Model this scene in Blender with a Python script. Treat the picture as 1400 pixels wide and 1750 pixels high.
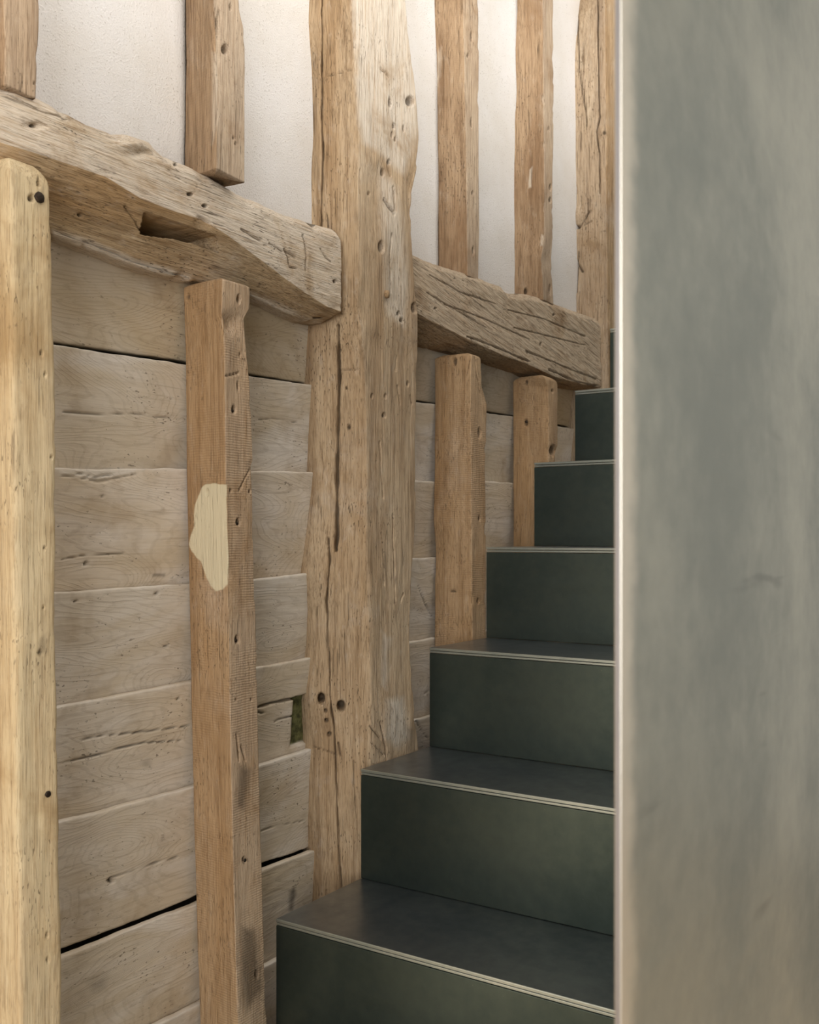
import bpy, math, random
import numpy as np

# ------------------------------------------------------------------ clear
for o in list(bpy.data.objects):
    bpy.data.objects.remove(o, do_unlink=True)
scene = bpy.context.scene
COL = scene.collection

# ------------------------------------------------------------------ camera
# World: X runs along the timber wall (up the stair), Y towards that wall, Z up,
# origin at the lens.  F / YAW / HOR were solved from the stair nosings.
F, YAW, HOR = 1750.8, math.radians(33.4559), 912.8
CS, SN = math.cos(YAW), math.sin(YAW)
cam = bpy.data.cameras.new('camera')
cam.sensor_fit = 'HORIZONTAL'
cam.sensor_width = 36.0
cam.lens = 36.0 * F / 1400.0
cam.shift_y = (HOR - 875.0) / 1400.0
cam.clip_start = 0.02
cam.dof.use_dof = True
cam.dof.focus_distance = 1.75
cam.dof.aperture_fstop = 13.0
camo = bpy.data.objects.new('camera', cam)
COL.objects.link(camo)
camo.rotation_euler = (math.radians(90), 0, math.atan2(SN, CS) - math.radians(90))
scene.camera = camo

# ------------------------------------------------------------------ view
vs = scene.view_settings
vs.view_transform = 'Standard'
vs.look = 'None'
vs.gamma = 1.0
vs.use_curve_mapping = False
vs.exposure = 0.42

# ------------------------------------------------------------------ world
w = bpy.data.worlds.new('daylight')
scene.world = w
w.use_nodes = True
bg = w.node_tree.nodes['Background']
bg.inputs['Color'].default_value = (0.80, 0.88, 1.0, 1)
bg.inputs['Strength'].default_value = 0.6


def area(name, loc, aim, sx, sy, power, col):
    d = bpy.data.lights.new(name, 'AREA')
    d.shape = 'RECTANGLE'
    d.size, d.size_y = sx, sy
    d.energy = power
    d.color = col
    o = bpy.data.objects.new(name, d)
    COL.objects.link(o)
    o.location = loc
    from mathutils import Vector
    o.rotation_euler = (Vector(aim) - Vector(loc)).to_track_quat('-Z', 'Y').to_euler()
    return o


# daylight through the openings of the room (two windows and a roof light)
FLOOR_Z, CEIL_Z = -1.40, 3.10
RX0, RX1, RY0, RY1 = -2.60, 4.60, -3.00, 1.26
area('daylight_window_right', (0.3, RY0 - 0.12, 0.75), (0.3, 0.0, 0.75), 2.6, 2.0, 195, (1.0, 0.98, 0.95))
area('daylight_window_back', (RX0 - 0.12, -0.9, 0.45), (0.0, -0.9, 0.45), 2.4, 2.2, 112, (0.93, 0.96, 1.0))
area('daylight_rooflight', (1.9, -0.25, CEIL_Z + 0.12), (1.9, -0.25, 0.0), 2.4, 1.5, 38, (1.0, 0.985, 0.96))

# ------------------------------------------------------------------ pixel helpers


def ray(x, y):
    u = (x - 700.0) / F
    return np.array([SN * u + CS, SN - CS * u, (HOR - y) / F])


def atY(x, y, Y):
    r = ray(x, y)
    return r * (Y / r[1])


def atX(x, y, X):
    r = ray(x, y)
    return r * (X / r[0])


def project(P):
    D = CS * P[..., 0] + SN * P[..., 1]
    D = np.maximum(D, 0.05)
    px = 700 + F * (SN * P[..., 0] - CS * P[..., 1]) / D
    py = HOR - F * P[..., 2] / D
    return px, py, D


# ------------------------------------------------------------------ noise
_rng = np.random.RandomState(7)
_TAB = _rng.rand(64, 64, 64).astype(np.float32)


def vnoise(x, y, z):
    """smooth value noise, -1..1"""
    xi = np.floor(x).astype(int); yi = np.floor(y).astype(int); zi = np.floor(z).astype(int)
    fx = x - xi; fy = y - yi; fz = z - zi
    fx = fx * fx * (3 - 2 * fx); fy = fy * fy * (3 - 2 * fy); fz = fz * fz * (3 - 2 * fz)
    x0 = xi & 63; x1 = (xi + 1) & 63; y0 = yi & 63; y1 = (yi + 1) & 63; z0 = zi & 63; z1 = (zi + 1) & 63
    T = _TAB
    c00 = T[x0, y0, z0] * (1 - fx) + T[x1, y0, z0] * fx
    c10 = T[x0, y1, z0] * (1 - fx) + T[x1, y1, z0] * fx
    c01 = T[x0, y0, z1] * (1 - fx) + T[x1, y0, z1] * fx
    c11 = T[x0, y1, z1] * (1 - fx) + T[x1, y1, z1] * fx
    c0 = c00 * (1 - fy) + c10 * fy
    c1 = c01 * (1 - fy) + c11 * fy
    return (c0 * (1 - fz) + c1 * fz) * 2 - 1


def fbm(x, y, z, n=3):
    a, s, t = 1.0, 0.0, 0.0
    for i in range(n):
        s = s + a * vnoise(x * 2 ** i + 17.3 * i, y * 2 ** i + 5.1 * i, z * 2 ** i + 9.7 * i)
        t += a
        a *= 0.5
    return s / t


# ------------------------------------------------------------------ mesh helpers
def link(name, me, mat=None, parent=None):
    o = bpy.data.objects.new(name, me)
    COL.objects.link(o)
    if mat is not None:
        if isinstance(mat, (list, tuple)):
            for m in mat:
                me.materials.append(m)
        else:
            me.materials.append(mat)
    if parent is not None:
        o.parent = parent
    return o


def tag(o, label=None, cat=None, group=None, kind=None):
    if label: o['label'] = label
    if cat: o['category'] = cat
    if group: o['group'] = group
    if kind: o['kind'] = kind
    return o


def grid_mesh(name, P, attrs=None, cap0=True, cap1=True, origin=None):
    """P[nv, nu, 3]: rows along the length, columns round the section (open at the back,
    closed with one strip); n-gon free end caps made of fans."""
    nv, nu, _ = P.shape
    if origin is None:
        origin = np.array([P[..., 0].mean(), P[..., 1].mean(), P[..., 2].min()])
    V = (P - origin).reshape(-1, 3)
    idx = np.arange(nv * nu).reshape(nv, nu)
    nxt = np.roll(idx, -1, axis=1)
    a = idx[:-1].ravel(); b = nxt[:-1].ravel(); c = nxt[1:].ravel(); d = idx[1:].ravel()
    quads = np.stack([a, b, c, d], 1)
    extraV = []
    tris = []
    n = nv * nu
    for row, flip, do in ((0, True, cap0), (nv - 1, False, cap1)):
        if not do:
            continue
        extraV.append((P[row] - origin).mean(0))
        k = n + len(extraV) - 1
        r = idx[row]; r2 = np.roll(r, -1)
        t = np.stack([r, r2, np.full(nu, k)], 1)
        if flip: t = t[:, ::-1]
        tris.append(t)
    if extraV:
        V = np.vstack([V, np.array(extraV)])
    T = np.vstack(tris) if tris else np.zeros((0, 3), int)
    me = bpy.data.meshes.new(name)
    me.vertices.add(len(V))
    me.vertices.foreach_set('co', V.astype(np.float32).ravel())
    nl = len(quads) * 4 + len(T) * 3
    me.loops.add(nl)
    me.loops.foreach_set('vertex_index', np.concatenate([quads.ravel(), T.ravel()]).astype(np.int32))
    npoly = len(quads) + len(T)
    me.polygons.add(npoly)
    starts = np.concatenate([np.arange(len(quads)) * 4, len(quads) * 4 + np.arange(len(T)) * 3]).astype(np.int32)
    me.polygons.foreach_set('loop_start', starts)
    me.polygons.foreach_set('use_smooth', np.ones(npoly, bool))
    me.update(calc_edges=True)
    if attrs:
        for k, v in attrs.items():
            at = me.attributes.new(k, 'FLOAT', 'POINT')
            full = np.zeros(len(V), np.float32)
            full[:nv * nu] = v.ravel()
            at.data.foreach_set('value', full)
    return me, origin


def seg_dist(px, py, pts):
    best = np.full(px.shape, 1e9)
    for (x0, y0), (x1, y1) in zip(pts[:-1], pts[1:]):
        dx, dy = x1 - x0, y1 - y0
        L = dx * dx + dy * dy + 1e-9
        t = np.clip(((px - x0) * dx + (py - y0) * dy) / L, 0, 1)
        d = np.hypot(px - (x0 + t * dx), py - (y0 + t * dy))
        best = np.minimum(best, d)
    return best


def poly_sd(px, py, pts):
    """signed distance to polygon, negative inside"""
    inside = np.zeros(px.shape, bool)
    n = len(pts)
    for i in range(n):
        x0, y0 = pts[i]; x1, y1 = pts[(i + 1) % n]
        cond = ((y0 > py) != (y1 > py))
        with np.errstate(divide='ignore', invalid='ignore'):
            xin = (x1 - x0) * (py - y0) / (y1 - y0 + 1e-12) + x0
        inside ^= cond & (px < xin)
    d = seg_dist(px, py, list(pts) + [pts[0]])
    return np.where(inside, -d, d)


ATTRS = ('pale', 'patch', 'dark', 'smooth')


def carve(P, N, feats, seed=0.0):
    """features are drawn where the photo shows them; the depth is real relief"""
    px, py, D = project(P)
    view = -(N[..., 0] * P[..., 0] + N[..., 1] * P[..., 1] + N[..., 2] * P[..., 2])
    front = view > 0
    # a slow wander so that no outline is drawn with a ruler
    wob = 1.6 * fbm(P[..., 0] * 60 + seed, P[..., 1] * 60, P[..., 2] * 40, 2)
    depth = np.zeros(px.shape)
    at = {k: np.zeros(px.shape) for k in ATTRS}
    for f in feats:
        kind = f[0]
        if kind == 'crack':          # pts, half width px, depth m
            _, pts, wd, dp = f[:4]
            xs = [p[0] for p in pts]; ys = [p[1] for p in pts]
            m = front & (px > min(xs) - 20) & (px < max(xs) + 20) & (py > min(ys) - 20) & (py < max(ys) + 20)
            if not m.any(): continue
            d = seg_dist(px[m] + wob[m], py[m], pts)
            var = np.clip(0.85 + 0.6 * fbm(P[..., 0][m] * 30 + seed, P[..., 1][m] * 30, P[..., 2][m] * 30, 2), 0.45, 1.3)
            wd = 0.72 * wd * var
            k = np.exp(-(d / wd) ** 4)
            depth[m] += 1.5 * dp * k * var
            at['dark'][m] = np.maximum(at['dark'][m], (f[4] if len(f) > 4 else 0.75) * np.exp(-(d / (wd * 0.9)) ** 2))
        elif kind == 'hole':         # cx, cy, rx, ry, depth
            _, cx, cy, rx, ry, dp = f[:6]
            m = front & (abs(px - cx) < rx * 3 + 6) & (abs(py - cy) < ry * 3 + 6)
            if not m.any(): continue
            d = np.hypot((px[m] - cx + wob[m] * .5) / rx, (py[m] - cy) / ry)
            k = 1 / (1 + np.exp((d - 1) * 10))
            depth[m] += 1.7 * dp * k
            at['dark'][m] = np.maximum(at['dark'][m], 0.85 * k)
        elif kind == 'dent':         # soft scoop
            _, cx, cy, rx, ry, dp = f[:6]
            m = front & (abs(px - cx) < rx * 3) & (abs(py - cy) < ry * 3)
            if not m.any(): continue
            d = np.hypot((px[m] - cx + wob[m]) / rx, (py[m] - cy) / ry)
            depth[m] += dp * np.exp(-d ** 2)
        elif kind == 'pit':          # polygon pushed in
            _, pts, dp, feather = f[:4]
            m = front & (abs(px - np.mean([p[0] for p in pts])) < 160) & (abs(py - np.mean([p[1] for p in pts])) < 160)
            if not m.any(): continue
            sd = poly_sd(px[m] + wob[m] * .6, py[m] + wob[m] * .6, pts)
            depth[m] += dp * np.clip(0.5 - sd / feather, 0, 1)
        elif kind == 'paint':        # attr, polygon, feather px, value
            _, name, pts, feather, val = f[:5]
            xs = [p[0] for p in pts]; ys = [p[1] for p in pts]
            m = front & (px > min(xs) - 60) & (px < max(xs) + 60) & (py > min(ys) - 60) & (py < max(ys) + 60)
            if not m.any(): continue
            sd = poly_sd(px[m] + wob[m] * 1.5, py[m] + wob[m], pts)
            k = val * np.clip(0.5 - sd / feather, 0, 1)
            at[name][m] = np.maximum(at[name][m], k)
    return depth, at


def normals(P):
    du = np.roll(P, -1, 1) - np.roll(P, 1, 1)
    dv = np.gradient(P, axis=0)
    N = np.cross(du, dv)
    N /= np.linalg.norm(N, axis=2, keepdims=True) + 1e-12
    return N


def smooth_u(P, it):
    for _ in range(it):
        P = P * 0.5 + 0.25 * (np.roll(P, 1, 1) + np.roll(P, -1, 1))
    return P


def section_rows(polys, counts):
    """polys: list over corners of arrays [nv,3]; counts: points per segment (closed)."""
    cols = []
    n = len(polys)
    for i in range(n):
        A, B = polys[i], polys[(i + 1) % n]
        for k in range(counts[i]):
            t = k / counts[i]
            cols.append(A * (1 - t) + B * t)
    return np.stack(cols, 1)


def interp(pts, v, key, val):
    pts = sorted(pts, key=lambda p: p[key])
    return np.interp(v, [p[key] for p in pts], [p[val] for p in pts])


def seed_of(name, k=0):
    return (sum(ord(c) * (i + 3) for i, c in enumerate(name)) % 97) * 1.37 + k * 3.1


def vertical_samples(z0, z1, fine0, fine1, dz):
    a = []
    if z0 < fine0: a += list(np.arange(z0, fine0, 0.03))
    lo, hi = max(z0, fine0), min(z1, fine1)
    a += list(np.arange(lo, hi, dz))
    if z1 > fine1: a += list(np.arange(fine1, z1, 0.03))
    a.append(z1)
    return np.array(a)


def post(name, left, corner, right, z0, z1, yf, yb, mat, res=0.0018, dz=0.0027, feats=(),
         relief=(0.0022, 0.0007), chip=0.004, round_it=2, seed=0.0, back_y=None,
         paleL=0.0, paleF=0.0, top_round=0.0, slant_top=None, slant_bot=None):
    """A hewn upright.  left: (x,y) pixels of its edge on the wall plane yb; corner, right: pixels
    of the arris and the far arris on its front plane yf."""
    def col(pts, Y):
        q = np.array([atY(px, py, Y) for px, py in pts])
        o = np.argsort(q[:, 2]); q = q[o]
        return q[:, 2], q[:, 0]
    zl, xl = col(left, yb); zc, xc = col(corner, yf); zr, xr = col(right, yf)
    zs = vertical_samples(z0, z1, -0.86, 1.18, dz)
    nv = len(zs)
    XL = np.interp(zs, zl, xl); XC = np.interp(zs, zc, xc); XR = np.interp(zs, zr, xr)
    by = yb if back_y is None else back_y
    A = np.stack([XL, np.full(nv, yb), zs], 1)
    B = np.stack([XC, np.full(nv, yf), zs], 1)
    C = np.stack([XR, np.full(nv, yf), zs], 1)
    Dp = np.stack([XR, np.full(nv, yb), zs], 1)
    wl = float(np.hypot(XC - XL, yf - yb).max()); wf = float((XR - XC).max())
    n1 = max(8, int(wl / res)); n2 = max(8, int(wf / res)); n3 = 10
    if by > yb + 1e-6:
        E0 = np.stack([XL, np.full(nv, by), zs], 1); E1 = np.stack([XR, np.full(nv, by), zs], 1)
        P = section_rows([A, B, C, Dp, E1, E0], [n1, n2, n3, 2, 6, 2])
    else:
        P = section_rows([A, B, C, Dp], [n1, n2, n3, 8])
    nu = P.shape[1]
    base = P.copy()
    P = smooth_u(P, round_it)
    N = normals(P)
    # outward check
    cen = P.mean(1, keepdims=True)
    if ((P - cen) * N).sum() < 0: N = -N
    x, y, z = P[..., 0] + seed, P[..., 1] + seed * .7, P[..., 2] + seed * .3
    d = relief[0] * fbm(x * 22, y * 22, z * 5, 3) + relief[1] * fbm(x * 150, y * 150, z * 10, 3) + 0.35 * relief[0] * fbm(x * 60, y * 60, z * 22, 3)
    # chipped arrises
    u = np.arange(nu)
    for c in (n1, n1 + n2):
        near = np.exp(-((u - c) * res / 0.007) ** 2)[None, :]
        ch = np.clip(fbm(x * 6, y * 6, z * 26, 3) - 0.05, 0, 1) ** 1.2
        d = d - chip * 2.2 * near * ch
    dep, at = carve(P, N, feats, seed)
    d = d - dep
    segL = np.zeros(nu); segL[:n1] = 1
    segF = np.zeros(nu); segF[n1:n1 + n2] = 1
    at['pale'] = np.clip(np.maximum(at['pale'], paleL * segL[None, :] + paleF * segF[None, :]), 0, 1)
    Q = P + N * d[..., None]
    if top_round > 0:
        k = np.clip((zs - (z1 - top_round)) / top_round, 0, 1)
        s = 1 - 0.34 * (k ** 2.2)
        m = Q.mean(1, keepdims=True)
        yy = Q[..., 1:2]
        Q[..., :2] = m[..., :2] + (Q[..., :2] - m[..., :2]) * s[:, None, None]
    if slant_top is not None:     # sawn/scribed end: lower by an amount depending on section position
        k = np.clip((zs - (z1 - 0.10)) / 0.10, 0, 1)[:, None]
        Q[..., 2] += k * slant_top(Q[..., 0], Q[..., 1])
    if slant_bot is not None:
        k = np.clip(((z0 + 0.10) - zs) / 0.10, 0, 1)[:, None]
        Q[..., 2] += k * slant_bot(Q[..., 0], Q[..., 1])
    me, org = grid_mesh(name, Q, at)
    o = link(name, me, mat)
    o.location = org
    return o


def rail(name, x0, x1, top, mid, bot, yf, yslant, yback, mat, feats=(), res=0.0028, dx=0.0038,
         relief=(0.003, 0.0014), chip=0.004, seed=0.0, round_it=3, top_back=0.018):
    """A waney horizontal beam: front face from top to mid, slanting under face from mid to bot."""
    def col(pts, Y):
        q = np.array([atY(px, py, Y) for px, py in pts])
        o = np.argsort(q[:, 0]); q = q[o]
        return q[:, 0], q[:, 2]
    xs = np.arange(x0, x1 + dx * .5, dx)
    nv = len(xs)
    xt, zt = col(top, yf); xm, zm = col(mid, yf); xb, zb = col(bot, yslant)
    ZT = np.interp(xs, xt, zt); ZM = np.interp(xs, xm, zm); ZB = np.interp(xs, xb, zb)
    ZB = np.minimum(ZB, ZM - 0.004)
    mk = lambda Y, Z: np.stack([xs, np.full(nv, Y), Z], 1)
    pol = [mk(yback, ZT + 0.004), mk(yf + top_back, ZT + 0.006), mk(yf, ZT - 0.012), mk(yf, ZM), mk(yslant, ZB), mk(yback, ZB + 0.002)]
    hf = float((ZT - ZM).max()); hs = float(np.hypot(ZM - ZB, yslant - yf).max())
    n2 = max(8, int(hf / res)); n3 = max(6, int(hs / res))
    cnt = [8, 7, n2, n3, 16, 10]
    P = section_rows(pol, cnt)
    nu = P.shape[1]
    P = smooth_u(P, round_it)
    N = normals(P)
    cen = P.mean(1, keepdims=True)
    if ((P - cen) * N).sum() < 0: N = -N
    x, y, z = P[..., 0] + seed, P[..., 1] + seed * .7, P[..., 2] + seed * .3
    d = relief[0] * fbm(x * 6, y * 20, z * 20, 3) + relief[1] * fbm(x * 14, y * 150, z * 150 + x * 20, 3) + 0.4 * relief[0] * fbm(x * 26, y * 60, z * 60, 3)
    u = np.arange(nu)
    for c in (cnt[0] + cnt[1], cnt[0] + cnt[1] + n2, cnt[0] + cnt[1] + n2 + n3):
        near = np.exp(-((u - c) * res / 0.010) ** 2)[None, :]
        ch = np.clip(fbm(x * 22, y * 9, z * 9, 3) - 0.02, 0, 1) ** 1.2
        d = d - chip * 2.2 * near * ch
    dep, at = carve(P, N, feats, seed)
    # relief only bites straight into the wall where something was cut
    Q = P + N * d[..., None]
    Q[..., 1] = np.where(dep > 0, np.minimum(Q[..., 1] + dep, np.maximum(Q[..., 1], yback - 0.012)), Q[..., 1] + dep)
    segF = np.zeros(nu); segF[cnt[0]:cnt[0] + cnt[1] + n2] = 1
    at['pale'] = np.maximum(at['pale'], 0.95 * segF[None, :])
    me, org = grid_mesh(name, Q[:, ::-1], {k: v[:, ::-1] for k, v in at.items()})
    o = link(name, me, mat)
    o.location = org
    return o


# ------------------------------------------------------------------ materials
class NT:
    def __init__(self, name):
        self.m = bpy.data.materials.new(name)
        self.m.use_nodes = True
        self.t = self.m.node_tree
        self.b = self.t.nodes['Principled BSDF']

    def n(self, typ, **kw):
        nd = self.t.nodes.new(typ)
        for k, v in kw.items():
            if k.startswith('i_'):
                nd.inputs[k[2:].replace('_', ' ')].default_value = v
            else:
                setattr(nd, k, v)
        return nd

    def l(self, a, b):
        self.t.links.new(a, b)

    def noise(self, vec, scale, detail=3.0, rough=0.55, dist=0.0):
        nd = self.n('ShaderNodeTexNoise')
        nd.inputs['Scale'].default_value = scale
        nd.inputs['Detail'].default_value = detail
        nd.inputs['Roughness'].default_value = rough
        nd.inputs['Distortion'].default_value = dist
        self.l(vec, nd.inputs['Vector'])
        return nd.outputs['Fac']

    def map(self, vec, scale, loc=(0, 0, 0), rot=(0, 0, 0)):
        nd = self.n('ShaderNodeMapping')
        nd.inputs['Scale'].default_value = scale
        nd.inputs['Location'].default_value = loc
        nd.inputs['Rotation'].default_value = rot
        self.l(vec, nd.inputs['Vector'])
        return nd.outputs['Vector']

    def ramp(self, fac, a, b):
        nd = self.n('ShaderNodeMapRange')
        nd.interpolation_type = 'SMOOTHSTEP'
        nd.inputs['From Min'].default_value = a
        nd.inputs['From Max'].default_value = b
        self.l(fac, nd.inputs['Value'])
        return nd.outputs['Result']

    def math(self, op, a, b=None):
        nd = self.n('ShaderNodeMath', operation=op)
        for i, v in enumerate((a, b)):
            if v is None: continue
            if isinstance(v, (int, float)): nd.inputs[i].default_value = v
            else: self.l(v, nd.inputs[i])
        return nd.outputs[0]

    def mix(self, fac, a, b, mode='MIX'):
        nd = self.n('ShaderNodeMix', data_type='RGBA', blend_type=mode)
        if isinstance(fac, (int, float)): nd.inputs[0].default_value = fac
        else: self.l(fac, nd.inputs[0])
        for i, v in ((6, a), (7, b)):
            if isinstance(v, tuple): nd.inputs[i].default_value = v if len(v) == 4 else (*v, 1)
            else: self.l(v, nd.inputs[i])
        return nd.outputs[2]

    def attr(self, name):
        nd = self.n('ShaderNodeAttribute', attribute_name=name)
        return nd.outputs['Fac']

    def bump(self, h, strength, dist, prev=None):
        nd = self.n('ShaderNodeBump')
        nd.inputs['Strength'].default_value = strength
        nd.inputs['Distance'].default_value = dist
        self.l(h, nd.inputs['Height'])
        if prev is not None: self.l(prev, nd.inputs['Normal'])
        return nd.outputs['Normal']


def srgb(r, g, b):
    f = lambda c: (c / 255 / 12.92) if c <= 10 else (((c / 255) + 0.055) / 1.055) ** 2.4
    return (f(r), f(g), f(b), 1)


def wood(name, base, deep, pale, grain='Z', saw=0.0, seed=0.0, fibre=1.0, pits=0.5, patchcol=None, tilt=0.0,
         bumpk=1.0, tone=None, val=0.90):
    base, deep, pale, tone = [tuple(q * val for q in c_[:3]) + (1,) for c_ in (base, deep, pale, tone or deep)]
    t = NT(name)
    tc = t.n('ShaderNodeTexCoord').outputs['Object']
    oi = t.n('ShaderNodeObjectInfo')
    off = t.n('ShaderNodeVectorMath', operation='SCALE')
    t.l(oi.outputs['Location'], off.inputs[0]); off.inputs['Scale'].default_value = 3.7
    add = t.n('ShaderNodeVectorMath', operation='ADD')
    t.l(tc, add.inputs[0]); t.l(off.outputs[0], add.inputs[1])
    v = t.map(add.outputs[0], (1, 1, 1), (seed, seed * 1.7, seed * .6), (0, tilt, 0))
    sc = (lambda a, g: (a, a, g)) if grain == 'Z' else (lambda a, g: (g, a, a))
    fib = t.noise(t.map(v, sc(260, 7)), 1.0, 5, 0.68, 0.25)
    hair = t.noise(t.map(v, sc(760, 20)), 1.0, 3, 0.6, 0.1)
    fib2 = t.noise(t.map(v, sc(60, 2.4)), 1.0, 4, 0.6, 0.6)
    broad = t.noise(t.map(v, sc(13, 2.2)), 1.0, 4, 0.6, 0.8)
    blot = t.noise(v, 5.5, 5, 0.65, 0.5)
    mott = t.noise(t.map(v, sc(70, 26)), 1.0, 4, 0.65, 0.3)
    # growth figure: contour lines of a stretched field
    fld = t.noise(t.map(v, sc(9, 1.1)), 1.0, 1.5, 0.45, 0.4)
    ring = t.math('SINE', t.math('MULTIPLY', fld, 190.0))
    ring = t.ramp(ring, 0.2, 1.0)
    c = t.mix(t.ramp(broad, 0.32, 0.72), base, tone or deep)
    c = t.mix(t.math('MULTIPLY', t.ramp(fib2, 0.48, 0.72), 0.60 * fibre), c, deep)
    c = t.mix(t.math('MULTIPLY', t.ramp(fib, 0.48, 0.70), 0.55 * fibre), c, deep)
    c = t.mix(t.math('MULTIPLY', ring, 0.10 * fibre), c, deep)
    # weathered, limewashed skin
    pa = t.math('MULTIPLY', t.attr('pale'), t.ramp(t.math('ADD', blot, t.math('MULTIPLY', mott, 0.3)), 0.38, 0.68))
    skin = t.mix(t.math('MULTIPLY', t.ramp(fib, 0.46, 0.70), 0.6), pale, tone or base)
    c = t.mix(t.math('MULTIPLY', pa, 0.9), c, skin)
    c = t.mix(t.math('MULTIPLY', t.ramp(blot, 0.56, 0.78), 0.35), c, pale)
    c = t.mix(t.math('MULTIPLY', t.ramp(blot, 0.46, 0.25), 0.45), c, deep)
    c = t.mix(t.math('MULTIPLY', t.ramp(mott, 0.54, 0.78), 0.40), c, deep)
    c = t.mix(t.math('MULTIPLY', t.ramp(mott, 0.46, 0.24), 0.25), c, pale)
    c = t.mix(t.math('MULTIPLY', t.ramp(hair, 0.48, 0.68), 0.50 * fibre), c, tuple(q * .55 for q in deep[:3]))
    # worm holes and short splits
    wm = t.noise(t.map(v, sc(420, 110)), 1.0, 1, 0.4)
    zone = t.ramp(t.noise(v, 9, 3), 0.40, 0.64)
    pit = t.math('MULTIPLY', t.ramp(wm, 0.655, 0.72), zone)
    split = t.math('MULTIPLY', t.ramp(t.noise(t.map(v, sc(230, 9)), 1.0, 2, 0.5), 0.645, 0.70), t.ramp(t.noise(v, 7, 2), 0.45, 0.62))
    pit = t.math('MAXIMUM', pit, t.math('MULTIPLY', split, 0.8))
    c = t.mix(t.math('MULTIPLY', pit, pits), c, (0.075, 0.048, 0.026))
    # stains / dirt
    dk = t.math('MULTIPLY', t.attr('dark'), t.ramp(t.math('ADD', fib, t.attr('dark')), 0.45, 1.1))
    c = t.mix(t.math('MULTIPLY', dk, 0.85), c, (0.045, 0.032, 0.02))
    pk = t.attr('patch')
    if patchcol:
        c = t.mix(t.ramp(t.math('ADD', pk, t.math('MULTIPLY', t.math('SUBTRACT', fib2, 0.5), 0.5)), 0.35, 0.65), c, patchcol)
    # saw marks across the grain
    hgt = t.math('ADD', t.math('ADD', t.math('MULTIPLY', fib, 0.9), t.math('MULTIPLY', hair, 0.35)), t.math('ADD', t.math('MULTIPLY', fib2, 0.6), t.math('MULTIPLY', mott, 0.6)))
    hgt = t.math('SUBTRACT', hgt, t.math('MULTIPLY', pit, 0.9))
    if saw > 0:
        wv = t.n('ShaderNodeTexWave', wave_type='BANDS', bands_direction='Z' if grain == 'Z' else 'X')
        wv.inputs['Scale'].default_value = 78
        wv.inputs['Distortion'].default_value = 3.0
        wv.inputs['Detail'].default_value = 2
        wv.inputs['Detail Scale'].default_value = 0.6
        t.l(v, wv.inputs['Vector'])
        sm = t.math('MULTIPLY', wv.outputs['Fac'], t.ramp(t.noise(v, 11, 2), 0.35, 0.6))
        sm = t.math('MULTIPLY', sm, t.math('SUBTRACT', 1.0, pk))
        c = t.mix(t.math('MULTIPLY', sm, 0.20 * saw), c, deep)
        hgt = t.math('ADD', hgt, t.math('MULTIPLY', sm, -0.22 * saw))
    t.l(c, t.b.inputs['Base Color'])
    t.b.inputs['Roughness'].default_value = 0.78
    t.b.inputs['Specular IOR Level'].default_value = 0.25
    nb = t.bump(hgt, 0.9 * min(bumpk, 1.1), 0.0022 * bumpk)
    t.l(nb, t.b.inputs['Normal'])
    return t.m


OAK = dict(base=srgb(194, 168, 134), deep=srgb(124, 95, 64), pale=srgb(212, 199, 181), tone=srgb(174, 143, 106))
m_post = wood('oak_post', **OAK, seed=1.0, pits=0.65)
m_pine = wood('honey_pine', base=srgb(202, 178, 136), deep=srgb(144, 114, 76), pale=srgb(214, 199, 168), tone=srgb(184, 153, 108), seed=4.0, pits=0.6, fibre=0.85, bumpk=.7, val=0.95)
m_sawn = wood('sawn_oak', base=srgb(186, 154, 116), deep=srgb(132, 98, 63), pale=srgb(202, 182, 158), tone=srgb(174, 138, 97),
              saw=1.0, seed=9.0, pits=0.45, fibre=.85, patchcol=srgb(206, 190, 156))
m_stud = wood('old_oak_stud', base=srgb(178, 149, 116), deep=srgb(112, 83, 56), pale=srgb(206, 189, 166), tone=srgb(148, 116, 84), seed=13.0, pits=0.55, saw=0.3)
m_beam = wood('weathered_beam', base=srgb(192, 166, 130), deep=srgb(128, 99, 66), pale=srgb(220, 206, 187), tone=srgb(178, 144, 102), grain='X', seed=2.0, pits=0.85, bumpk=1.5, val=0.97)
m_beam2 = wood('split_grain_beam', base=srgb(190, 162, 127), deep=srgb(122, 91, 60), pale=srgb(206, 186, 160), tone=srgb(172, 138, 100), grain='X', seed=6.0, pits=0.85, bumpk=1.9, tilt=math.radians(-12), fibre=1.35)


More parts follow.
